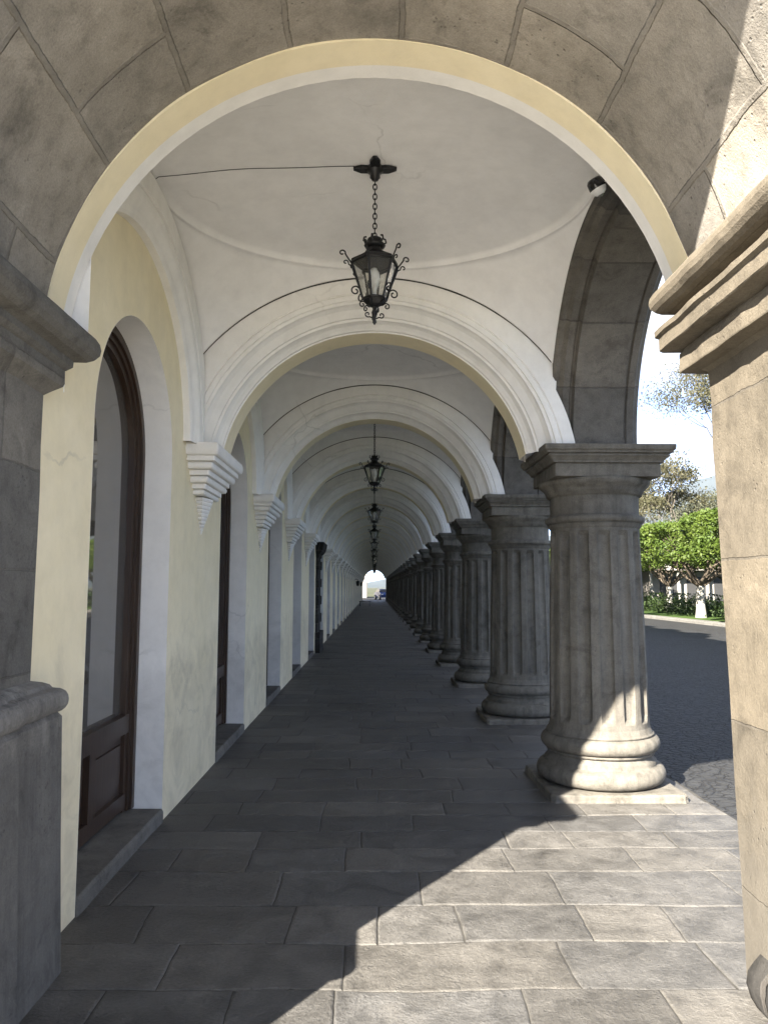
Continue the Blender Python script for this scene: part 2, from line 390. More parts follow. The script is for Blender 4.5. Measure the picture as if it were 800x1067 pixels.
def soffit(mb, axis, pts, k0, k1, mi=0, flip=False, nseg=1, jit=0.):
    """surface through the curve pts (a,z) between axis=k0..k1"""
    L = [0]
    for p, q in zip(pts, pts[1:]): L.append(L[-1]+math.dist(p, q))
    G, U = [], []
    for s in range(nseg+1):
        k = k0+(k1-k0)*s/nseg
        row = [(k, a, z) if axis == 'x' else (a, k, z) for a, z in pts]
        if jit: row = [tuple(Vector(p)+mnoise.noise_vector(Vector(p)*3.1)*jit) for p in row]
        G.append(row)
        U.append([(k, l) for l in L])
    mb.grid(G, U, mi, True, flip=flip)

# ------------------------------------------------------------------ end arch (camera side)
A_R, A_Z = 1.45, 2.63
mb = MB()
soffit(mb, 'y', arch_pts(0, A_R, A_Z, 72), YF, 3.27, nseg=26, jit=.012)
mb.build('stone_end_arch', MAT['arch_stone'], bld)
mb = MB(); arch_panel(mb, 'y', YF-.003, -2.32, 2.2, 0, A_R-.004, A_Z, 2.5, 4.75, flip=False)
mb.build('end_facade', MAT['facade_stone'], bld)
mb = MB()
pts = arch_pts(0, A_R-.006, A_Z, 60)
pts = [q for q in pts if q[0] < 0 or q[1] > 2.82]
soffit(mb, 'y', pts, 3.262, 3.43, 1); soffit(mb, 'y', pts, 3.43, 3.52, 0)
arch_panel(mb, 'y', 3.52, -1.9, 1.445, 0, A_R-.006, A_Z, 2.5, 4.6, mi=0, flip=True)
arch_panel(mb, 'y', 3.262, -1.6, 1.6, 0, A_R-.006, A_Z, 2.63, 4.2, mi=1)
mb.build('plaster_arch_edge', [MAT['white'], MAT['yellow']], bld)

# capital of an end pier: profile offsets from the shaft
cap_prof = [(0, 2.42), (.02, 2.44), (.055, 2.47), (.06, 2.485), (.06, 2.545), (.07, 2.55), (.075, 2.555), (.085, 2.565), (.085, 2.595), (.10, 2.60)]
for k in range(9):
    a = -PI/2+PI*k/8; cap_prof.append((.105+.068*math.cos(a), 2.67+.068*math.sin(a)))
cap_prof += [(.08, 2.745), (.02, 2.75)]
cap_left = cap_prof
cap_right = [(0, 2.42), (0, 2.54), (.02, 2.555), (.088, 2.56), (.09, 2.565), (.09, 2.645), (.075, 2.65), (.075, 2.665), (.10, 2.67), (.15, 2.675), (.155, 2.68), (.155, 2.735), (.17, 2.745), (.17, 2.77), (.06, 2.785), (.055, 2.84), (.12, 2.85)]
for k in range(9):
    a = -PI/2+PI*k/8; cap_right.append((.125+.062*math.cos(a), 2.91+.062*math.sin(a)))
cap_right += [(.08, 2.98), (.02, 2.985)]
def end_pier(x0, x1, side):
    w = 1 if side > 0 else 0; cap_prof = cap_right if side > 0 else cap_left
    m = MB(); m.rect_sweep(x0, x1, YF, 3.27, [(-.035*w, .02), (-.03*w, .4), (-.025*w, .8), (-.02*w, 1.2), (-.01*w, 1.6), (-.005*w, 2.0), (0, 2.2), (0, 2.43)], ch=.02, step=.12, jit=.006, smooth=False)
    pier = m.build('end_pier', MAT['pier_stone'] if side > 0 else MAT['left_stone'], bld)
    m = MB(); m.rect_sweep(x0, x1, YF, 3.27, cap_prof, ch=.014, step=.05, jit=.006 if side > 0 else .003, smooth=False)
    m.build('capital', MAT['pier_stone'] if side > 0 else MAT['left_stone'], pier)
    return pier
lp = end_pier(-2.3, -1.42, -1)
rp = end_pier(1.455, 2.22, 1)
tag(rp, 'sunlit right hand end pier of warm ashlar')
tag(lp, 'shaded left hand end pier with a high plinth')
# left plinth with rolled top, nearer part slightly proud
pp = [(.03, 0), (.015, .5), (0, 1.05)]
for k in range(9):
    a = -PI/2+PI*k/8; pp.append((-.015+.035*math.cos(a), 1.12+.05*math.sin(a)))
pp += [(-.03, 1.175), (-.04, 1.19), (-.06, 1.20), (-.10, 1.21)]
m = MB(); m.rect_sweep(-2.3, -1.33, 2.4, 3.38, pp, ch=.02, step=.08, jit=.004); m.rect_sweep(-2.34, -1.235, YF-.06, 2.35, pp, ch=.025, step=.1, jit=.006); m.rect_sweep(-2.32, -1.305, 2.2, 2.93, pp, ch=.02, step=.08, jit=.004)  # frontmost block is out of view, widened to shift the floor shadow
m.build('plinth', MAT['plinth_stone'], lp)
# right pier: worn round base
m = MB(); m.rect_sweep(1.49, 2.2, YF, 3.16, [(0, -.02), (.02, 0), (.035, .03), (.045, .08), (.04, .13), (.025, .17), (.01, .2), (-.03, .215)], ch=.09, step=.05, jit=.007, smooth=True)
m.build('base_moulding', MAT['dark_stone'], rp)

# ------------------------------------------------------------------ transverse arch (rib)
RIB_R, RIB_Z = 1.27, 2.45
def make_rib():
    half = [(0, 0), (0, .145), (.012, .15), (.012, .175), (.03, .19), (.05, .215), (.062, .245), (.066, .262), (.085, .268), (.088, .285), (.11, .30), (.145, .325),
            (.165, .355), (.172, .378), (.195, .382), (.2, .395), (.235, .40), (.245, .388), (.255, .40), (.47, .405)]
    prof = [(p, -y) for p, y in half[::-1]] + half[1:]
    m = MB()
    for (p0, y0), (p1, y1) in zip(prof, prof[1:]):
        G = []
        for p, y in ((p0, y0), (p1, y1)):
            row = []
            for (a, z), (a2, z2) in zip(arch_pts(0, RIB_R+p, RIB_Z, 64, 2.70), arch_pts(0, RIB_R+min(p, .345), RIB_Z, 64, 2.70)):
                if p > .4: w = min(1, max(0, (z-3.22)/.12)); a, z = max(-max(1.45, abs(a2)), min(max(1.45, abs(a2)), a2+(a-a2)*w)), z2+(z-z2)*w
                row.append((a, y, z))
            G.append(row)
        yel = abs(y0) <= .146 and abs(y1) <= .146
        m.grid(G, None, 1 if yel else 0, True)
    for sg in (-1, 1):
        lo_, hi_ = [], []
        for k in range(61):
            x = -1.41+2.82*k/60; ze = 2.39+math.sqrt(2.22**2-((x/1.46)**2+1)*1.42**2); w = .0025+.0025*mnoise.noise(Vector((x*4, sg, 0)))
            lo_.append((x, sg*.4068, ze-.010-w)); hi_.append((x, sg*.4068, ze-.004+w))
        m.grid([lo_, hi_], None, 2, False)
    return m.build('transverse_arch', [MAT['white'], MAT['yellow'], MAT['crack']], bld)
rib = make_rib(); rib.location = (0, RY[0], 0)

# ------------------------------------------------------------------ vault
HX, HY = 1.46, S/2-.4185
def vault_z(u, v):
    rho = math.hypot(u, v); k = .965
    z = 2.39+math.sqrt(max(0, 2.22**2-(rho*1.42)**2))
    if rho < k: return 2.39+math.sqrt(2.22**2-(k*1.42)**2)+.03+.16*(1-(rho/k)**2)
    return z
def make_vault():
    m = MB(); n = 128; k = .965
    rings = []
    zk = 2.39+math.sqrt(2.22**2-(k*1.42)**2)
    spec = [(.001, None), (.1, None), (.25, None), (.4, None), (.55, None), (.7, None), (.8, None), (.88, None), (.93, None), (k-.012, zk+.032), (k-.011, zk+.006), (k-.006, zk-.004), (k, zk-.006), (k+.006, zk-.002)]
    for rho, zz in spec:
        rings.append([(HX*rho*math.cos(a), HY*rho*math.sin(a), zz if zz is not None else vault_z(rho, 0)) for a in [2*PI*j/n for j in range(n)]])
    for t in range(1, 13):
        t /= 12; row = []
        for j in range(n):
            a = 2*PI*j/n; c, s = math.cos(a), math.sin(a); out = 1/max(abs(c), abs(s)); r0 = k+.007
            rho = r0+(out-r0)*t if out > r0 else out
            row.append((HX*rho*c, HY*rho*s, vault_z(rho*c, rho*s)))
        rings.append(row)
    m.grid(rings, None, 0, True, closed=True, flip=False)
    return m.build('vault', MAT['vault'], bld)
vault = make_vault(); vault.location = (0, RY[0]-S/2, 0)

# ------------------------------------------------------------------ wall arch (white formeret) and corbel
def make_formeret():
    m = MB(); c = S/2
    prof = [(1.0, 0), (1.0, .05), (1.02, .062), (1.05, .066), (1.07, .075), (1.10, .095), (1.13, .10), (1.16, .10), (1.17, .085), (1.185, .085), (1.19, .10), (1.32, .102)]
    prev = None
    for (r0, d0), (r1, d1) in zip(prof, prof[1:]):
        G = []
        for r, d in ((r0, d0), (r1, d1)):
            G.append([(WX+d, a, z) for a, z in [(max(-1.222, min(1.24, -.19+r*1.19*math.cos(PI-t))), 2.70+r*1.05*math.sin(t)) for t in [PI*k/48 for k in range(49)]]])
        m.grid(G, None, 0, True)
    return m.build('wall_arch', MAT['white'], bld)
formeret = make_formeret(); formeret.location = (0, RY[0]-S/2, 0)

def make_corbel():
    m = MB()
    def lay(pj, hw, z0, z1, roll=False):
        if roll:
            pr = [(-.02, z0)]+[(-.02+.02*math.cos(-PI/2+PI*k/6), (z0+z1)/2+(z1-z0)/2*math.sin(-PI/2+PI*k/6)) for k in range(7)]+[(-.02, z1)]
        else: pr = [(0, z0), (0, z1)]
        m.rect_sweep(WX-.05, WX+pj, -hw, hw, pr, ch=.012)
    lay(.25, .56, 2.615, 2.715, True); lay(.215, .52, 2.575, 2.613); lay(.195, .49, 2.515, 2.573, True)
    lay(.155, .43, 2.475, 2.513); lay(.14, .40, 2.42, 2.473, True); lay(.105, .33, 2.38, 2.418); lay(.09, .30, 2.335, 2.378, True)
    o = m.build('corbel', MAT['white'], bld)
    m = MB()   # toothed pendant that tapers to a point
    N = 9; prof = []
    for k in range(N):
        w = .19*(1-k/N); z = 2.325-.03*k
        prof += [(w, z), (w+.012, z-.012), (w-.004, z-.026)]
    prof.append((.004, 2.325-.03*N-.02))
    G = [[(WX-.02, -w, z), (WX+.045*w/.19+.008, -w, z), (WX+.085*w/.19+.01, 0, z), (WX+.045*w/.19+.008, w, z), (WX-.02, w, z)] for w, z in prof]
    m.grid(G, None, 0, False)
    m.build('pendant', MAT['white'], o)
    return o
corbel = make_corbel(); corbel.location = (0, RY[0], 0)

# ------------------------------------------------------------------ fluted column
def make_column():
    m = MB(); n = 252; NF = 14
    def rad(z):
        t = (z-.44)/(2.08-.44); return .395-.035*t**1.4
    zs = [.44, .46, .50, .54, .58, .60, .62, .64, .66, .68, .70, .74, .9, 1.1, 1.3, 1.5, 1.7, 1.85, 1.9, 1.94, 1.96, 1.98, 2.0, 2.02, 2.06, 2.09]
    G = []
    for z in zs:
        row = []
        for j in range(n):
            a = 2*PI*j/n+.1; ph = (a*NF/(2*PI)) % 1.0
            d = 0
            if ph < .60:
                t = ph/.60*2-1
                # flute with rounded ends
                e = 1.0
                zb, zt, hh = .545, 2.055, .05
                lo = zb+hh*(1-math.sqrt(max(0, 1-t*t))); hi = zt-hh*.35*(1-math.sqrt(max(0, 1-t*t)))
                if z <= lo or z >= hi: e = 0
                else: e = min(1, (z-lo)/.03, (hi-z)/.03)
                d = .036*math.sqrt(max(0, 1-t*t))*e
            r = rad(z)-d
            if z < .52: r += .03*((.52-z)/.08)**2
            row.append((r*math.cos(a), r*math.sin(a), z))
        G.append(row)
    m.grid(G, None, 0, False, closed=True)
    col = m.build('column', MAT['column_stone'], bld)
    m = MB()
    pr = [(.40, .05)]
    for k in range(9): a = -PI/2+PI*k/8; pr.append((.432+.075*math.cos(a), .14+.075*math.sin(a)))
    pr += [(.44, .235), (.425, .25), (.405, .275), (.405, .288), (.425, .292), (.425, .308)]
    for k in range(9): a = -PI/2+PI*k/8; pr.append((.408+.062*math.cos(a), .372+.062*math.sin(a)))
    pr += [(.425, .436), (.425, .452), (.38, .456)]
    m.revolve(pr, 72)
    m.build('base', MAT['column_stone'], col)
    m = MB(); m.rect_sweep(-.515, .515, -.515, .515, [(.01, -.03), (0, .02), (0, .045), (-.008, .058), (-.03, .06)], ch=.03, step=.08, jit=.006)
    m.build('plinth', MAT['column_stone'], col)
    m = MB()
    pr = [(.35, 2.07), (.365, 2.085), (.375, 2.10), (.375, 2.115), (.385, 2.12)]
    for k in range(7): a = -PI/2+PI*k/6; pr.append((.37+.035*math.cos(a), 2.155+.032*math.sin(a)))
    pr += [(.365, 2.19), (.36, 2.20), (.36, 2.335), (.362, 2.35), (.385, 2.352), (.385, 2.368), (.395, 2.372), (.40, 2.39), (.42, 2.415), (.445, 2.435), (.455, 2.46), (.455, 2.475), (.43, 2.48)]
    m.revolve(pr, 72)
    m.rect_sweep(-.42, .42, -.42, .42, [(0, 2.478), (0, 2.482), (0, 2.572), (.0, 2.574), (-.008, 2.576), (-.008, 2.584), (.02, 2.586), (.022, 2.60), (.04, 2.622), (.058, 2.636), (.058, 2.644), (.048, 2.646), (.048, 2.655), (.075, 2.657), (.077, 2.67), (.092, 2.682), (.095, 2.70), (.095, 2.72), (.07, 2.725)], ch=.01, step=.07, jit=.003)
    m.build('capital', MAT['column_stone'], col)
    return col
column = make_column(); column.location = (CX, RY[0], 0)

# ------------------------------------------------------------------ stone arch between two columns, with its spandrel
def make_side_arch(lo=-S/2):
    m = MB(); r, zc, c = 1.285, 2.74, 0; h = S/2
    prof = [(.075, 1.42), (.06, 1.44), (.06, 1.47), (.03, 1.50), (.03, 1.55), (.045, 1.565), (.045, 1.575), (0, 1.585), (0, 1.985), (.045, 1.995), (.045, 2.01), (.03, 2.02), (.03, 2.07), (.06, 2.09), (.075, 2.12)]
    L = 0
    for (p0, x0), (p1, x1) in zip(prof, prof[1:]):
        G, U = [], []
        for p, x in ((p0, x0), (p1, x1)):
            pts = arch_pts(0, r+p, zc, 48); G.append([(x, a, z) for a, z in pts]); U.append([(x*.0+.3, (PI*(k/48))*1.3) for k in range(49)])
        m.grid(G, U, 0, True)
    arch_panel(m, 'x', 1.42, lo, h, 0, r+.075, zc, 2.70, 4.7)
    arch_panel(m, 'x', 2.12, lo, h, 0, r+.075, zc, 2.70, 4.9)
    # stone block standing on the capital
    for s in (-1, 1):
        y0 = s*(r+.075); m.box(1.425, 2.115, min(y0, s*h if s > 0 else lo), max(y0, s*h if s > 0 else lo), 2.69, 2.75)
    return m.build('side_arch', MAT['lintel_stone'], bld)
first_arch = make_side_arch(-1.372); first_arch.location = (0, RY[0]-S/2, 0)
side_arch = make_side_arch(); side_arch.location = (0, RY[1]-S/2, 0)
m = MB(); m.box(1.462, 2.121, YF+.002, 3.375, 2.72, 4.75); m.build('end_spandrel', MAT['facade_stone'], bld)

# ------------------------------------------------------------------ wall bay with door opening
D_R, D_Z, RV = .765, 2.48, -1.64
def make_wall():
    m = MB(); h = S/2
    arch_panel(m, 'x', WX, -h, h, -.06, D_R, D_Z, 0, 4.4)
    return m.build('wall', [MAT['yellow']], bld)
wall = make_wall(); wall.location = (0, RY[0]-S/2, 0)
def make_reveal():
    m = MB()
    pts = [(-.06-D_R, 0)]+arch_pts(-.06, D_R, D_Z, 40)+[(-.06+D_R, 0)]
    soffit(m, 'x', pts, WX+.001, RV-.12)
    return m.build('door_reveal', MAT['white'], bld)
reveal = make_reveal(); reveal.location = (0, RY[0]-S/2, 0)
def make_door():
    m = MB()
    def frame(r, zc, zb, x, w, th):
        # arched frame band of width w, thickness th standing at x
        o = [(-r, zb)]+arch_pts(0, r, zc, 40)+[(r, zb)]; i = [(-(r-w), zb)]+arch_pts(0, r-w, zc, 40)+[(r-w, zb)]
        m.grid([[(x, a, z) for a, z in o], [(x, a, z) for a, z in i]], None, 0, False)
        m.grid([[(x, a, z) for a, z in i], [(x-th, a, z) for a, z in i]], None, 0, False)
        m.grid([[(x, a, z) for a, z in o], [(x-th, a, z) for a, z in o]], None, 0, False)
    frame(D_R-.002, D_Z, .10, RV, .055, .05); frame(D_R-.05, D_Z, .10, RV-.018, .045, .05); frame(D_R-.09, D_Z, .10, RV-.035, .05, .06)
    q = D_R-.10
    m.box(RV-.09, RV-.02, -q, q, .62, .74); m.box(RV-.10, RV-.03, -q, q, .12, .22)
    m.box(RV-.09, RV-.022, -.05, .05, .22, .62)
    m.box(RV-.11, RV-.06, -q, q, .2, .64)
    for a, b in ((-q+.09, -.09), (.09, q-.09)): m.rect_sweep(RV-.09, RV-.045, a, b, [(-.0, .29), (0, .55)], ch=.01)
    d = m.build('door', MAT['wood'], bld)
    m = MB()
    pts = [(-q-.02, .70)]+arch_pts(0, q+.02, D_Z, 32)+[(q+.02, .70)]
    vs = [(RV-.075, a, z) for a, z in pts]; m.add(vs, [list(range(len(vs)))])
    m.build('glass', MAT['glass'], d)
    return d
door = make_door(); door.location = (0, RY[0]-S/2-.06, 0)
def make_sill():
    m = MB(); m.rect_sweep(RV-.12, WX+.012, -D_R+.004, D_R-.004, [(0, -.02), (0, .07), (-.004, .082), (-.008, .09), (-.014, .092)], ch=.008, step=.1, jit=.004)
    return m.build('doorstep', MAT['sill'], bld)
sill = make_sill(); sill.location = (0, RY[0]-S/2-.06, 0)

for i in range(1, NR):
    dy = S*i
    for o in (rib, vault, formeret, column, side_arch, wall, reveal, door, sill): 
        if o is column and i == NR-1: continue
        if o is side_arch:
            if i > 1: copy_tree(o, bld, (0, RY[i]-S/2, 0))
            continue
        c_ = copy_tree(o, bld, (o.location.x, o.location.y+dy, 0))
        if o is column: c_.rotation_euler = (0, 0, (i*7 % 4)*PI/2)
    if i != 4: copy_tree(corbel, bld, (0, RY[i], 0))

# the corner pier at the far end, like the near one
m = MB(); m.rect_sweep(1.42, 2.22, RY[-1]-.4, YEND, [(0, 0), (0, 2.72)]); m.build('corner_pier', MAT['pier_stone'], bld)
# dark rusticated portal pier on the wall at the fifth rib
m = MB()
z = 0
k = 0
while z < 2.3:
    h = .22 if k else .5; p = .10 if k == 0 else (.02 if k % 2 else .05)
    m.rect_sweep(WX-.1, WX+.03+p, -.50-p, .50+p, [(0, z), (0, z+h-.012), (-.01, z+h)], ch=.015); z += h; k += 1
m.rect_sweep(WX-.1, WX+.03, -.50, .50, [(0, 2.3), (.05, 2.36), (.05, 2.42), (.09, 2.45), (.14, 2.52), (.16, 2.60), (.18, 2.70), (.17, 2.715)])
pp_ = m.build('portal_pier', MAT['dark_stone'], bld, (0, RY[4], 0)); tag(pp_, 'dark rusticated stone pier on the yellow wall')

# building mass: roof over the vaults, back rooms, end walls and the upper storey
m = MB()
m.box(-8, 2.118, YF+.004, YEND, 4.75, 8.3)
m.build('upper_wall', MAT['facade_stone'], bld)
m = MB()
m.box(-8, -2.3, YF, YF+.5, 0, 4.75); m.box(-8, -7.6, YF+.5, YEND, 0, 4.75); m.box(-8, -1.9, YEND-.5, YEND, 0, 4.75)
m.box(-1.9, 1.42, YEND-.3, YEND-.0, 4.05, 4.75)
m.build('end_wall', MAT['facade_stone'], bld)
m = MB(); m.rect_sweep(-8, 2.118, YF+.004, YEND, [(0, 4.62), (.06, 4.66), (.06, 4.72), (.14, 4.78), (.16, 4.84), (0, 4.88)], cap=False); m.build('string_course', MAT['facade_stone'], bld)
m = MB(); m.rect_sweep(-8, 2.118, YF+.004, YEND, [(0, 8.28), (.12, 8.34), (.18, 8.44), (.26, 8.5), (.26, 8.58), (0, 8.62)]); m.box(-7.8, 1.9, 12.5, YEND-.3, 8.6, 9.75)
for k in range(30): m.box(1.3, 1.95, 13+k*2.7, 14.1+k*2.7, 9.75, 10.15)
m.build('roof_parapet', MAT['facade_stone'], bld)
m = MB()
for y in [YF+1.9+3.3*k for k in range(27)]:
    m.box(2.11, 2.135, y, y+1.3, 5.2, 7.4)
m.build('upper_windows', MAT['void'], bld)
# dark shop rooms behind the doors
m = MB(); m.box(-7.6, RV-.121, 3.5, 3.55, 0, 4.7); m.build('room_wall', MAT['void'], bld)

# ------------------------------------------------------------------ ground
def sheet(name, x0, x1, y0, y1, z, mat, n=1):
    m = MB(); m.add([(x0, y0, z), (x1, y0, z), (x1, y1, z), (x0, y1, z)], [[0, 1, 2, 3]]); o = m.build(name, mat); return tag(o, kind='structure')
sheet('ground', -9000, 9000, -9000, 9000, -.08, MAT['scrub'])
sheet('bounce_forecourt', -70, 2.5, -70, 1.2, -.045, MAT['ground'])  # unseen ground around the camera, added pale to bounce light onto vaults
m = MB(); m.box(-9, 2.52, 1.2, YEND+.6, -.2, -.0055, 1)
rs = random.Random(5); y = 1.25
def inset(poly, d):
    cx = sum(p[0] for p in poly)/len(poly); cy = sum(p[1] for p in poly)/len(poly); out = []
    for p in poly:
        vx, vy = p[0]-cx, p[1]-cy; out.append((p[0]-math.copysign(min(d, abs(vx)), vx), p[1]-math.copysign(min(d, abs(vy)), vy)))
    return out
while y < YEND+.5:
    dpt = rs.uniform(.30, .47); x = -1.62-rs.random()*.5
    while x < 2.46:
        w_ = rs.uniform(.38, .98); x1 = x+w_
        if x1 > 2.25: x1 = 2.50
        x0c = max(x, -1.7); tx, ty = rs.gauss(0, .003), rs.gauss(0, .004); h0 = rs.gauss(0, .0012); rnd = rs.random(); wr = rs.random()
        g = rs.uniform(.0015, .0038); per = []
        c4 = [(x0c+g, y+g), (x1-g, y+g), (x1-g, y+dpt-g), (x0c+g, y+dpt-g)]
        for e in range(4):
            p, q = c4[e], c4[(e+1) % 4]; n_ = max(2, int(math.dist(p, q)/.055)) if y < 16 else 2
            for t in range(n_):
                t /= n_; px, py = p[0]+(q[0]-p[0])*t, p[1]+(q[1]-p[1])*t
                nv = mnoise.noise_vector(Vector((px*1.7, py*1.7, 0)))*.030 + mnoise.noise_vector(Vector((px*15, py*15, 4)))*.006
                per.append((px+nv.x, py+nv.y))
        cxm, cym = (x0c+x1)/2, y+dpt/2
        Z = lambda a, b: h0+tx*(a-cxm)+ty*(b-cym)
        if y < 16:
            r0 = [(a, b, -.02) for a, b in per]; r1 = [(a, b, Z(a, b)-.004) for a, b in per]
            in1 = inset(per, .004); r2 = [(a, b, Z(a, b)-.0015) for a, b in in1]; in2 = inset(per, .010); r3 = [(a, b, Z(a, b)) for a, b in in2]
            rings = [r0, r1, r2, r3]
        else:
            rings = [[(a, b, -.02) for a, b in per], [(a, b, Z(a, b)) for a, b in per]]
        uvr = [[(rnd, wr)]*len(per)]*len(rings)
        m.grid(rings, uvr, 0, False, closed=True); n_ = len(per); m.add(rings[-1], [list(range(n_))], [(rnd, wr)]*n_, 0)
        x = x1
    y += dpt
tag(m.build('pavement', [MAT['paving'], MAT['mortar']]), kind='structure')
sheet('street', 2.5, 15.0, -60, 260, -.06, MAT['cobbles'])
sheet('street_end', -40, 2.5, YEND+.6, YEND+30, -.056, MAT['cobbles'])
m = MB(); m.rect_sweep(15.0, 15.3, -60, 240, [(0, -.1), (0, .06), (-.02, .08)], ch=.02); tag(m.build('kerb', MAT['kerb']), kind='structure')
sheet('park_path', 15.3, 16.0, -60, 240, .05, MAT['kerb'])
m = MB(); m.box(16.0, 70, -60, 240, -.1, .07); tag(m.build('lawn', MAT['lawn']), kind='structure')

# ------------------------------------------------------------------ lantern
def scroll(cx, cz, r0, turns, ang, dirx, n=18):
    pts = []
    for k in range(n):
        t = k/(n-1); a = ang+dirx*turns*2*PI*t; r = r0*(1-.72*t); pts.append((cx+r*math.cos(a), cz+r*math.sin(a)))
    return pts
def make_lantern(TOP=.70):
    L = empty('lantern', (0, 0, 0), label='x', cat='lantern')
    # origin at body centre height 0 = widest line; z up
    m = MB(); m.revolve([(.0, TOP), (.05, TOP-.0), (.055, TOP-.03), (.03, TOP-.045), (.022, TOP-.09), (.0, TOP-.095)], 16, caps=False)
    for k in range(4):
        a = k*PI/2
        def W(u, v, z): return (u*math.cos(a)-v*math.sin(a), u*math.sin(a)+v*math.cos(a), z)
        m.add([W(.03, -.028, TOP-.004), W(.09, -.034, TOP-.004), W(.14, -.012, TOP-.004), W(.14, .012, TOP-.004), W(.09, .034, TOP-.004), W(.03, .028, TOP-.004),
               W(.03, -.028, TOP-.03), W(.09, -.034, TOP-.026), W(.14, -.012, TOP-.02), W(.14, .012, TOP-.02), W(.09, .034, TOP-.026), W(.03, .028, TOP-.03)],
              [[0, 1, 2, 3, 4, 5], [6, 11, 10, 9, 8, 7], [0, 6, 7, 1], [1, 7, 8, 2], [2, 8, 9, 3], [3, 9, 10, 4], [4, 10, 11, 5]])
    m.build('ceiling_plate', MAT['iron'], L)
    m = MB(); z = TOP-.085; k = 0
    while z > .185:
        pts = []
        for j in range(13):
            a = 2*PI*j/12; u, w = .0125*math.cos(a), .021*math.sin(a)
            pts.append((u, 0, z-.018+w) if k % 2 else (0, u, z-.018+w))
        m.tube(pts, .0042, 5, caps=False); z -= .033; k += 1
    m.build('chain', MAT['iron'], L)
    # hexagonal body: widest ring r=.150 at z=0, tapering to .075 at z=-.235
    Z_ = .70
    hexa = lambda r, z, o=0: [(r*math.cos(PI/3*k+o), r*math.sin(PI/3*k+o), z) for k in range(6)]
    m = MB(); o = PI/6*0+.25
    for (r, z, t) in ((.150, 0, .010), (.078, -.235, .008)):
        h = hexa(r, z, o); m.tube(h+[h[0]], t, 6, caps=False)
    for k in range(6): m.tube([hexa(.150, 0, o)[k], hexa(.078, -.235, o)[k]], .0075, 6)
    # sloping hood and crown
    m.grid([hexa(.157, .0, o), hexa(.152, .022, o), hexa(.085, .06, o), hexa(.05, .084, o), hexa(.045, .11, o)], None, 0, False, closed=True)
    m.revolve([(.045, .108), (.066, .115), (.07, .125), (.058, .136), (.04, .14), (.052, .157), (.046, .168), (.0, .172)], 12, caps=False)
    for k in range(6):
        a = PI/3*k+o; c, s = math.cos(a), math.sin(a)
        m.tube([(r*c, r*s, z) for r, z in ((.05, .133), (.075, .15), (.07, .172), (.055, .176))], .006, 5)
    m.tube([(0, 0, .165), (0, 0, .19)], .006, 6)
    m.grid([hexa(.078, -.235, o), hexa(.05, -.27, o), hexa(.02, -.285, o)], None, 0, False, closed=True)
    m.build('frame', MAT['iron'], L)
    for k in range(6):
        m = MB(); h0, h1 = hexa(.147, -.004, o), hexa(.076, -.232, o)
        m.add([h0[k], h0[(k+1) % 6], h1[(k+1) % 6], h1[k]], [[0, 1, 2, 3]])
        m.build('pane', MAT['lglass'], L)
    m = MB(); m.revolve([(.0, -.02), (.02, -.03), (.034, -.06), (.038, -.10), (.03, -.14), (.014, -.17), (.012, -.215)], 16, caps=False); m.build('bulb', MAT['bulb'], L)
    for k in range(6):
        a = PI/3*k+o; c, s = math.cos(a), math.sin(a)
        m = MB()
        def T(pts): return [(r*c, r*s, z) for r, z in pts]
        m.tube(T([(.152, -.01), (.175, .02), (.195, .05)]+scroll(.213, .05, .022, .9, PI, -1)), .0052, 5)
        m.tube(T([(.152, -.03), (.17, -.02)]+scroll(.19, -.01, .018, .8, PI, -1)), .0045, 5)
        m.tube(T([(.100, -.17), (.118, -.16)]+scroll(.125, -.19, .03, 1.0, PI/2, -1)), .005, 5)
        m.tube(T([(.05, -.27), (.07, -.255)]+scroll(.08, -.275, .02, 1., PI/2, -1)), .0045, 5)
        m.tube(T([(.154, .0), (.152, -.03), (.102, -.165), (.081, -.235), (.05, -.272)]), .0042, 5)
        m.build('scroll', MAT['iron'], L)
    m = MB(); m.revolve([(.0, -.27), (.018, -.28), (.012, -.30), (.02, -.32), (.014, -.345), (.008, -.36), (.014, -.385), (.0, -.405)], 12, caps=False)
    for k in range(4):
        a = PI/2*k+o; c, s = math.cos(a), math.sin(a)
        m.tube([(r*c, r*s, z) for r, z in [(.01, -.36), (.03, -.35)]+scroll(.045, -.335, .018, .9, -PI/2, 1)], .0045, 5)
    m.build('finial', MAT['iron'], L)
    return L
lan = make_lantern(.655); lan.location = (-.005, 4.75, 3.665)
lan['group'] = 'iron lanterns hanging along the arcade'
names = ['nearest black iron lantern hanging large from the first white vault', 'second iron lantern from the camera, on a long chain below the arches',
         'third iron lantern from the camera, small above the walkway', 'fourth iron lantern down the vaulted arcade', 'fifth iron lantern down the vaulted arcade',
         'sixth tiny lantern far down the arcade', 'seventh tiny lantern far down the arcade', 'eighth tiny lantern far down the arcade',
         'ninth tiny lantern far down the arcade', 'tenth tiny lantern far down the arcade', 'eleventh tiny lantern far down the arcade', 'twelfth tiny lantern far down the arcade', 'last tiny lantern before the bright end opening']
lan['label'] = names[0]
lan2 = make_lantern(.655+.28); lan2['group'] = lan['group']
for k in range(1, 13):
    c = lan2 if k == 1 else copy_tree(lan2)
    c.location = (-.005, 4.75+2*S*k, 3.665-.28); c.rotation_euler = (0, 0, k*1.9); c['label'] = names[k]
    c.scale = (1, 1, 1)

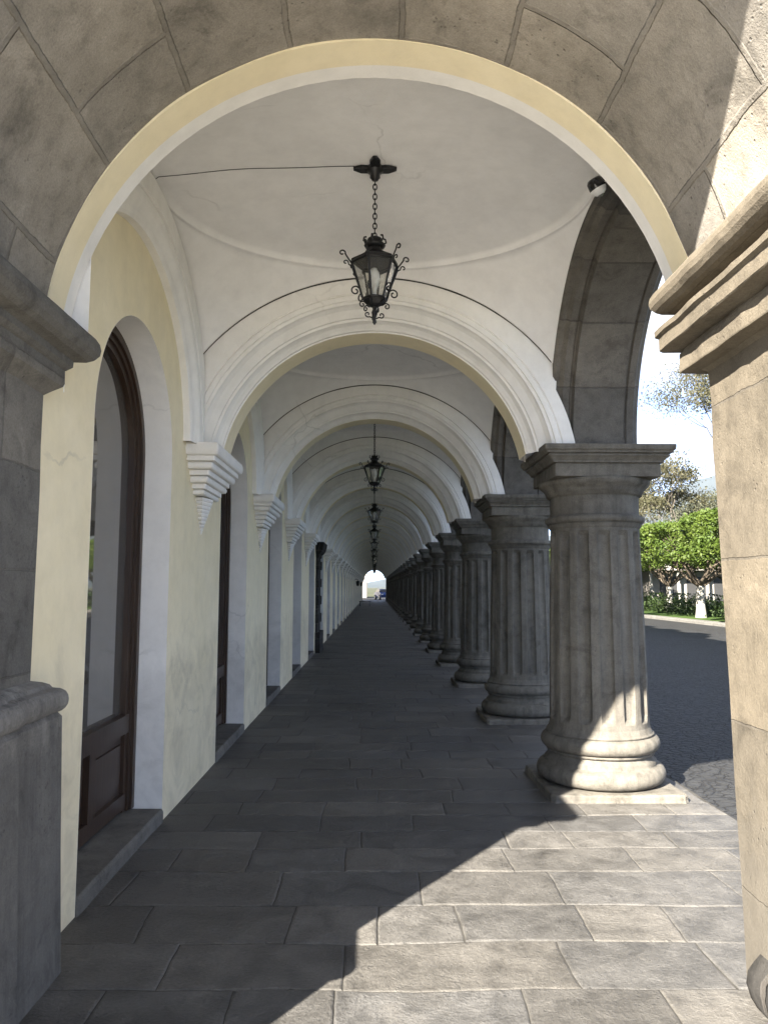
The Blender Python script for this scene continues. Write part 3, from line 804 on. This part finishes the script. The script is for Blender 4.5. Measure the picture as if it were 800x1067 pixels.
# ceiling cable and security camera
m = MB(); pts = []
for k in range(31):
    x = -.14-(1.41-.14)*k/30; pts.append((x, 4.75-.13*(k/30)**1.5+.006*math.sin(x*9), vault_z(x/HX, 0)-.004))
m.tube(pts, .0023, 5); tag(m.build('ceiling_cable', MAT['iron']), 'thin dark cable clipped across the white vault to the nearest lantern', 'cable')
sc_ = empty('security_camera', (1.35, 4.45, 4.03), label='small white and black security camera fixed high beside the stone arch', cat='camera'); sc_.rotation_euler = (R(8), R(-28), 0); sc_.scale = (.78, .78, .78)
m = MB(); m.revolve([(.0, .07), (.05, .07), (.064, .05), (.066, .0), (.062, -.012)], 24, caps=False); m.tube([(.0, 0, .03), (.11, 0, .05)], .022, 8); m.build('housing', MAT['camblack'], sc_)
m = MB(); m.revolve([(.063, -.008), (.062, -.02), (.05, -.045), (.03, -.06), (.026, -.062)], 24, caps=False); m.build('dome', MAT['camwhite'], sc_)
m = MB(); m.revolve([(.027, -.058), (.027, -.066), (.02, -.072), (.0, -.076)], 16, caps=False); m.build('lens', MAT['lglass'], sc_)

# ------------------------------------------------------------------ trees
def leaves(m, pts, size, mi=0, flat=0.):
    for p in pts:
        s = size*random.uniform(.6, 1.25)
        n = Vector((random.gauss(0, 1), random.gauss(0, 1), random.gauss(0, 1)+flat)).normalized()
        a = n.orthogonal().normalized(); a.rotate(Matrix.Rotation(random.random()*2*PI, 3, n)); b = n.cross(a)
        p = Vector(p)
        m.add([p-a*s, p-b*s*.5+n*s*.12, p+a*s, p+b*s*.5+n*s*.12], [[0, 1, 2, 3]], None, mi)
def limb(m, p, d, length, r, depth, out, spread=.6, up=.1, mi=0):
    pts = [p]; rs = [r]; q = Vector(p); d = Vector(d).normalized(); n = 4
    for k in range(n):
        d = (d+Vector((random.gauss(0, .13), random.gauss(0, .13), up*.4))).normalized(); q = q+d*length/n; pts.append(tuple(q)); rs.append(r*(1-.45*(k+1)/n))
    m.tube(pts, rs, 6 if r > .04 else 4, mi, caps=False)
    if depth == 0: out.append(q.copy()); return
    for k in range(random.choice((2, 3, 3))):
        dd = (d+Vector((random.gauss(0, spread), random.gauss(0, spread), random.gauss(up, spread*.5)))).normalized()
        limb(m, tuple(q), dd, length*random.uniform(.62, .85), r*.56, depth-1, out, spread, up, mi)

def make_ficus():
    t = empty('clipped_tree', (0, 0, 0))
    m = MB(); out = []
    m.tube([(0, 0, -.05), (.02, .03, .5), (-.03, 0, 1.1), (.05, .02, 1.75)], [.30, .23, .20, .19], 10)
    tr = m.build('trunk', MAT['limed'], t)
    m = MB()
    for k in range(9):
        a = k*2*PI/9+random.random()*.4
        limb(m, (.03, 0, 1.6), (math.cos(a), math.sin(a), .75), 1.5, .11, 2, out, .45, .12)
    m.build('limbs', MAT['bark'], t)
    m = MB(); pts = []
    RX, Z0, Z1 = 4.1, 2.75, 4.85
    while len(pts) < 26000:
        a = random.random()*2*PI; q = random.random()
        lob = 1+.05*math.sin(3*a)+.04*math.sin(7*a+1)
        if q < .50: rr = RX*lob*math.sqrt(random.random()); z = Z1-.35*(rr/RX)**3*1.2+random.gauss(-.08, .09)
        elif q < .88: z = random.uniform(Z0+.1, Z1-.2); rr = RX*lob*(1-.10*abs((z-3.6)/1.2)**2)+random.gauss(-.12, .10)
        else: rr = RX*lob*math.sqrt(random.random()); z = Z0+.25+.5*mnoise.noise(Vector((rr*math.cos(a), rr*math.sin(a), 2)))+random.gauss(.15, .15)
        x, y = rr*math.cos(a), rr*math.sin(a)
        if mnoise.noise(Vector((x*.9, y*.9, z*.9))) < -.22 and q > .42: continue
        pts.append((x, y, z))
    leaves(m, pts, .088); m.build('crown', MAT['ficus'], t)
    return t
ff = make_ficus()
fic = ['whitewashed trunk tree clipped flat, seen between the first column and the sunlit pier', None]
plc = [(16.95, 40, 0), (19.0, 49.5, .9), (17.2, 58, 2.1), (17.0, 67, 3.0), (17.3, 76, 4.1), (17, 85, 5.), (17.2, 94, 1.4), (17, 31, 2.6), (17, 103, .4), (24.5, 52, 3.3)]
fl = ['flat clipped tree with white trunk seen between the first column and sunlit pier', 'flat clipped tree just behind and left of the white trunked one by the kerb',
      'clipped street tree glimpsed between the first and second columns, third along kerb', 'clipped street tree glimpsed past second column, fourth along the kerb',
      'clipped street tree behind columns, fifth along the kerb', 'clipped street tree behind columns, sixth along the kerb', 'clipped street tree behind columns, seventh along the kerb',
      'nearest clipped kerb tree, standing behind the sunlit end pier', 'farthest clipped tree along the kerb', 'clipped park tree standing deepest on the lawn']
for k, (x, y, a) in enumerate(plc):
    o = ff if k == 0 else copy_tree(ff)
    o.location = (x, y, .07); o.rotation_euler = (0, 0, a); tag(o, fl[k], 'tree', 'clipped trees along the park kerb')

def loose_tree(name, loc, h, mat, bark, n, size, label, seed, bare=.5, spread=.55, group=None, cr=.55):
    random.seed(seed); t = empty(name, loc); m = MB(); out = []
    limb(m, (0, 0, -.1), (random.uniform(-.1, .1), random.uniform(-.1, .1), 1), h*.30, h*.014, 5, out, spread, .22)
    m.build('trunk', MAT[bark], t)
    m = MB(); pts = []
    for q in out:
        if random.random() < bare: continue
        for k in range(n): pts.append((q.x+random.gauss(0, cr), q.y+random.gauss(0, cr), q.z+random.gauss(0, cr*.7)))
    leaves(m, pts, size); m.build('crown', MAT[mat], t)
    return tag(t, label, 'tree', group)
loose_tree('park_tree', (27.5, 66, 0), 13, 'olive', 'palebark', 85, .13, 'pale dry leaved tree with bare branches rising above the clipped crowns', 3, .3)
loose_tree('park_tree', (25.5, 72, 0), 12, 'olive', 'palebark', 85, .13, 'olive coloured loose tree left of the dry branched tree, beside the first capital', 11, .25)
loose_tree('park_tree', (31.5, 78, 0), 12, 'pale', 'palebark', 85, .14, 'greyish green loose tree behind the dry branched trees', 5, .25)
loose_tree('park_tree', (22.8, 82, 0), 11, 'olive', 'palebark', 85, .13, 'bushy olive tree far back in the park behind the first capital', 8, .2)
loose_tree('tall_tree', (24.0, 51, 0), 18, 'olive', 'bark', 230, .09, 'tall airy tree with grey twigs reaching up beside the sunlit pier', 21, .1, .5, None, .75)
k = 0
for (x, y) in ((30, 96), (38, 104), (22, 112), (46, 92), (34, 60), (40, 75), (20, 128)):
    k += 1
    loose_tree('park_tree', (x, y, 0), 12+k % 3, 'olive' if k % 2 else 'pale', 'palebark', 18, .2, 'x', 40+k, .2)
    bpy.data.objects[-1] if False else None
lab = ['loose park tree in the back row, nearest of it', 'second loose tree in the distant park row', 'loose tree far along the street side of the park', 'loose tree on the far right of the park',
       'loose tree right behind the sunlit pier in the park', 'loose tree deep in the park behind the tall airy one', 'last loose tree beyond the end of the arcade']
for o, l in zip([o for o in COL.objects if o.get('label') == 'x' and o.name.startswith('park_tree')], lab): o['label'] = l
random.seed(99)

# hedge beneath the clipped trees
m = MB(); pts = []
for k in range(30000):
    y = random.uniform(26, 110); x = 18.9+random.gauss(0, .7); z = .1+abs(random.gauss(.35, .35))*(1.1+.5*mnoise.noise(Vector((x, y*.5, 0))))
    pts.append((x, y, min(z, 1.25)))
leaves(m, pts, .09); tag(m.build('hedge', MAT['hedge']), 'long low green hedge on the lawn behind the kerb', 'hedge')

# park kiosk: pale pavilion with posts and dark openings
kb = empty('pavilion', (0, 0, 0), label='pale garden pavilion with posts and dark opening behind the white trunked tree', cat='building')
m = MB(); m.box(22.4, 29.8, 62, 68, 0, 2.9); m.build('wall', MAT['housewall'], kb)
m = MB(); m.rect_sweep(21.6, 30.4, 60.6, 69, [(0, 2.95), (.15, 3.0), (.15, 3.15), (-1.6, 4.1)]); m.build('roof', MAT['housewall'], kb)
for x in (23.0, 25.2, 27.4):
    m = MB(); m.box(x, x+1.5, 61.95, 62.0, .3, 2.5); m.build('opening', MAT['void'], kb)
for x in (21.8, 24.0, 26.3, 28.6, 30.1):
    m = MB(); m.rect_sweep(x, x+.18, 60.8, 60.98, [(.05, 0), (.05, .2), (0, .25), (0, 2.7), (.06, 2.8), (.06, 2.97)], ch=.02); m.build('post', MAT['limed'], kb)

# mountain
m = MB(); n = 90; G = []
for i in range(n+1):
    row = []
    for j in range(n+1):
        u, v = i/n*2-1, j/n*2-1; r = math.hypot(u, v); x, y = u*3800, v*3800
        h = 1150*max(0, 1-r)**1.35*(1+.22*mnoise.fractal(Vector((x*.0011, y*.0011, 3)), 1, 2, 5))
        row.append((x, y, h-4))
    G.append(row)
m.grid(G, None, 0, True); tag(m.build('hills', MAT['mount'], None, (3400, 6200, 0)), kind='structure')

# ------------------------------------------------------------------ beyond the far end
hb = empty('corner_house', (0, 0, 0), label='pale house with dark windows beyond the bright far opening', cat='building')
m = MB(); m.box(-14, -1.2, YEND+24, YEND+34, 0, 6); m.build('wall', MAT['housewall'], hb)
m = MB(); m.rect_sweep(-14, -1.2, YEND+24, YEND+34, [(.3, 6), (.35, 6.15), (-3, 7.6)]); m.build('roof', MAT['rooftile'], hb)
for x in (-3.6, -6.2, -8.8):
    m = MB(); m.box(x, x+1.1, YEND+23.96, YEND+24.0, 1, 2.8); m.build('window', MAT['void'], hb)
loose_tree('street_tree', (4.5, YEND+30, 0), 9, 'olive', 'palebark', 60, .25, 'sunlit pale tree beyond the bright far opening', 77, .1)

def make_car(loc, rz):
    c = empty('parked_car', loc, label='blue parked car beyond the bright end of the arcade', cat='car'); c.rotation_euler = (0, 0, rz)
    m = MB()
    body = [(-2.1, .35), (-2.12, .7), (-1.95, .92), (-1.2, .98), (-.65, 1.42), (.75, 1.45), (1.5, 1.0), (2.0, .92), (2.1, .6), (2.05, .32)]
    ws = [.78, .82, .82, .82, .62, .62, .80, .80, .80, .76]
    m.grid([[(a, -w, z) for (a, z), w in zip(body, ws)], [(a, w, z) for (a, z), w in zip(body, ws)]], None, 0, False, closed=True)
    m.add([(a, -w, z) for (a, z), w in zip(body, ws)], [list(range(10))]); m.add([(a, w, z) for (a, z), w in zip(body, ws)], [list(range(10))[::-1]])
    m.build('body', MAT['carblue'], c)
    m = MB()
    m.add([(-1.14, -.76, 1.03), (-.68, -.60, 1.38), (-.68, .60, 1.38), (-1.14, .76, 1.03)], [[0, 1, 2, 3]]); m.v[-4:] = [(x-.02, y, z+.02) for x, y, z in m.v[-4:]]
    m.build('windscreen', MAT['cardark'], c)
    for s in (-1, 1):
        m = MB(); m.add([(-1.0, s*.815, 1.02), (-.62, s*.65, 1.36), (.70, s*.65, 1.38), (1.3, s*.82, 1.03)], [[0, 1, 2, 3]]); m.build('side_window', MAT['cardark'], c)
        m = MB(); m.box(-2.14, -2.1, s*.62-.13, s*.62+.13, .66, .80); m.build('headlight', MAT['lampw'], c)
        for a in (-1.3, 1.3):
            m = MB(); P = []
            for (yy, r) in ((-.1, .30), (-.08, .33), (.08, .33), (.1, .30)): P.append([(a+r*math.cos(2*PI*k/20), s*.76+yy, .33+r*math.sin(2*PI*k/20)) for k in range(20)])
            m.grid(P, None, 0, False, closed=True); w = m.build('wheel', MAT['cardark'], c)
            m = MB(); m.add([(a+.19*math.cos(2*PI*k/16), s*.87, .33+.19*math.sin(2*PI*k/16)) for k in range(16)], [list(range(16))]); m.build('rim', MAT['chrome'], w)
    return c
make_car((1.2, YEND+8, -.05), R(90+12))

# low dark bench against the wall far down the arcade, and two wall lamps above it
bn = empty('bench', (-.75, 66, 0), label='low dark bench on the walkway far down by the wall', cat='bench')
m = MB(); m.rect_sweep(-.55, .45, -.18, .18, [(0, .38), (0, .43)], ch=.01); m.build('seat', MAT['wood'], bn)
for x in (-.5, .32):
    for y in (-.14, .08):
        m = MB(); m.box(x, x+.06, y, y+.06, 0, .38); m.build('leg', MAT['iron'], bn)
for k, (y, t) in enumerate(((56.0, 'nearer of two small black wall lamps far down the left wall'), (71.5, 'farther of two small black wall lamps far down the left wall'))):
    w = empty('wall_lamp', (WX, y, 2.0), label=t, cat='lamp', group='small wall lamps far down the arcade')
    m = MB(); m.tube([(0, 0, .1), (.12, 0, .2), (.25, 0, .16), (.25, 0, .05)], .02, 6); m.build('bracket', MAT['iron'], w)
    m = MB(); m.revolve([(.0, .1), (.14, .02), (.14, 0), (.10, -.26), (.04, -.30), (0, -.33)], 6, (.25, 0), smooth=False, caps=False); m.build('shade', MAT['iron'], w)

# even air between the park and the mountain
m = MB(); m.box(-3000, 8000, -3000, 11000, -2, 1400)
hz = m.build('haze', []); hz.data.materials.clear(); hm = bpy.data.materials.new('haze air'); hm.use_nodes = True
t_ = hm.node_tree; t_.nodes.clear(); ov = t_.nodes.new('ShaderNodeOutputMaterial'); pv = t_.nodes.new('ShaderNodeVolumePrincipled')
pv.inputs['Color'].default_value = (.75, .84, 1, 1); pv.inputs['Density'].default_value = .00007; pv.inputs['Anisotropy'].default_value = .3
t_.links.new(pv.outputs[0], ov.inputs['Volume']); hz.data.materials.append(hm); tag(hz, kind='stuff')
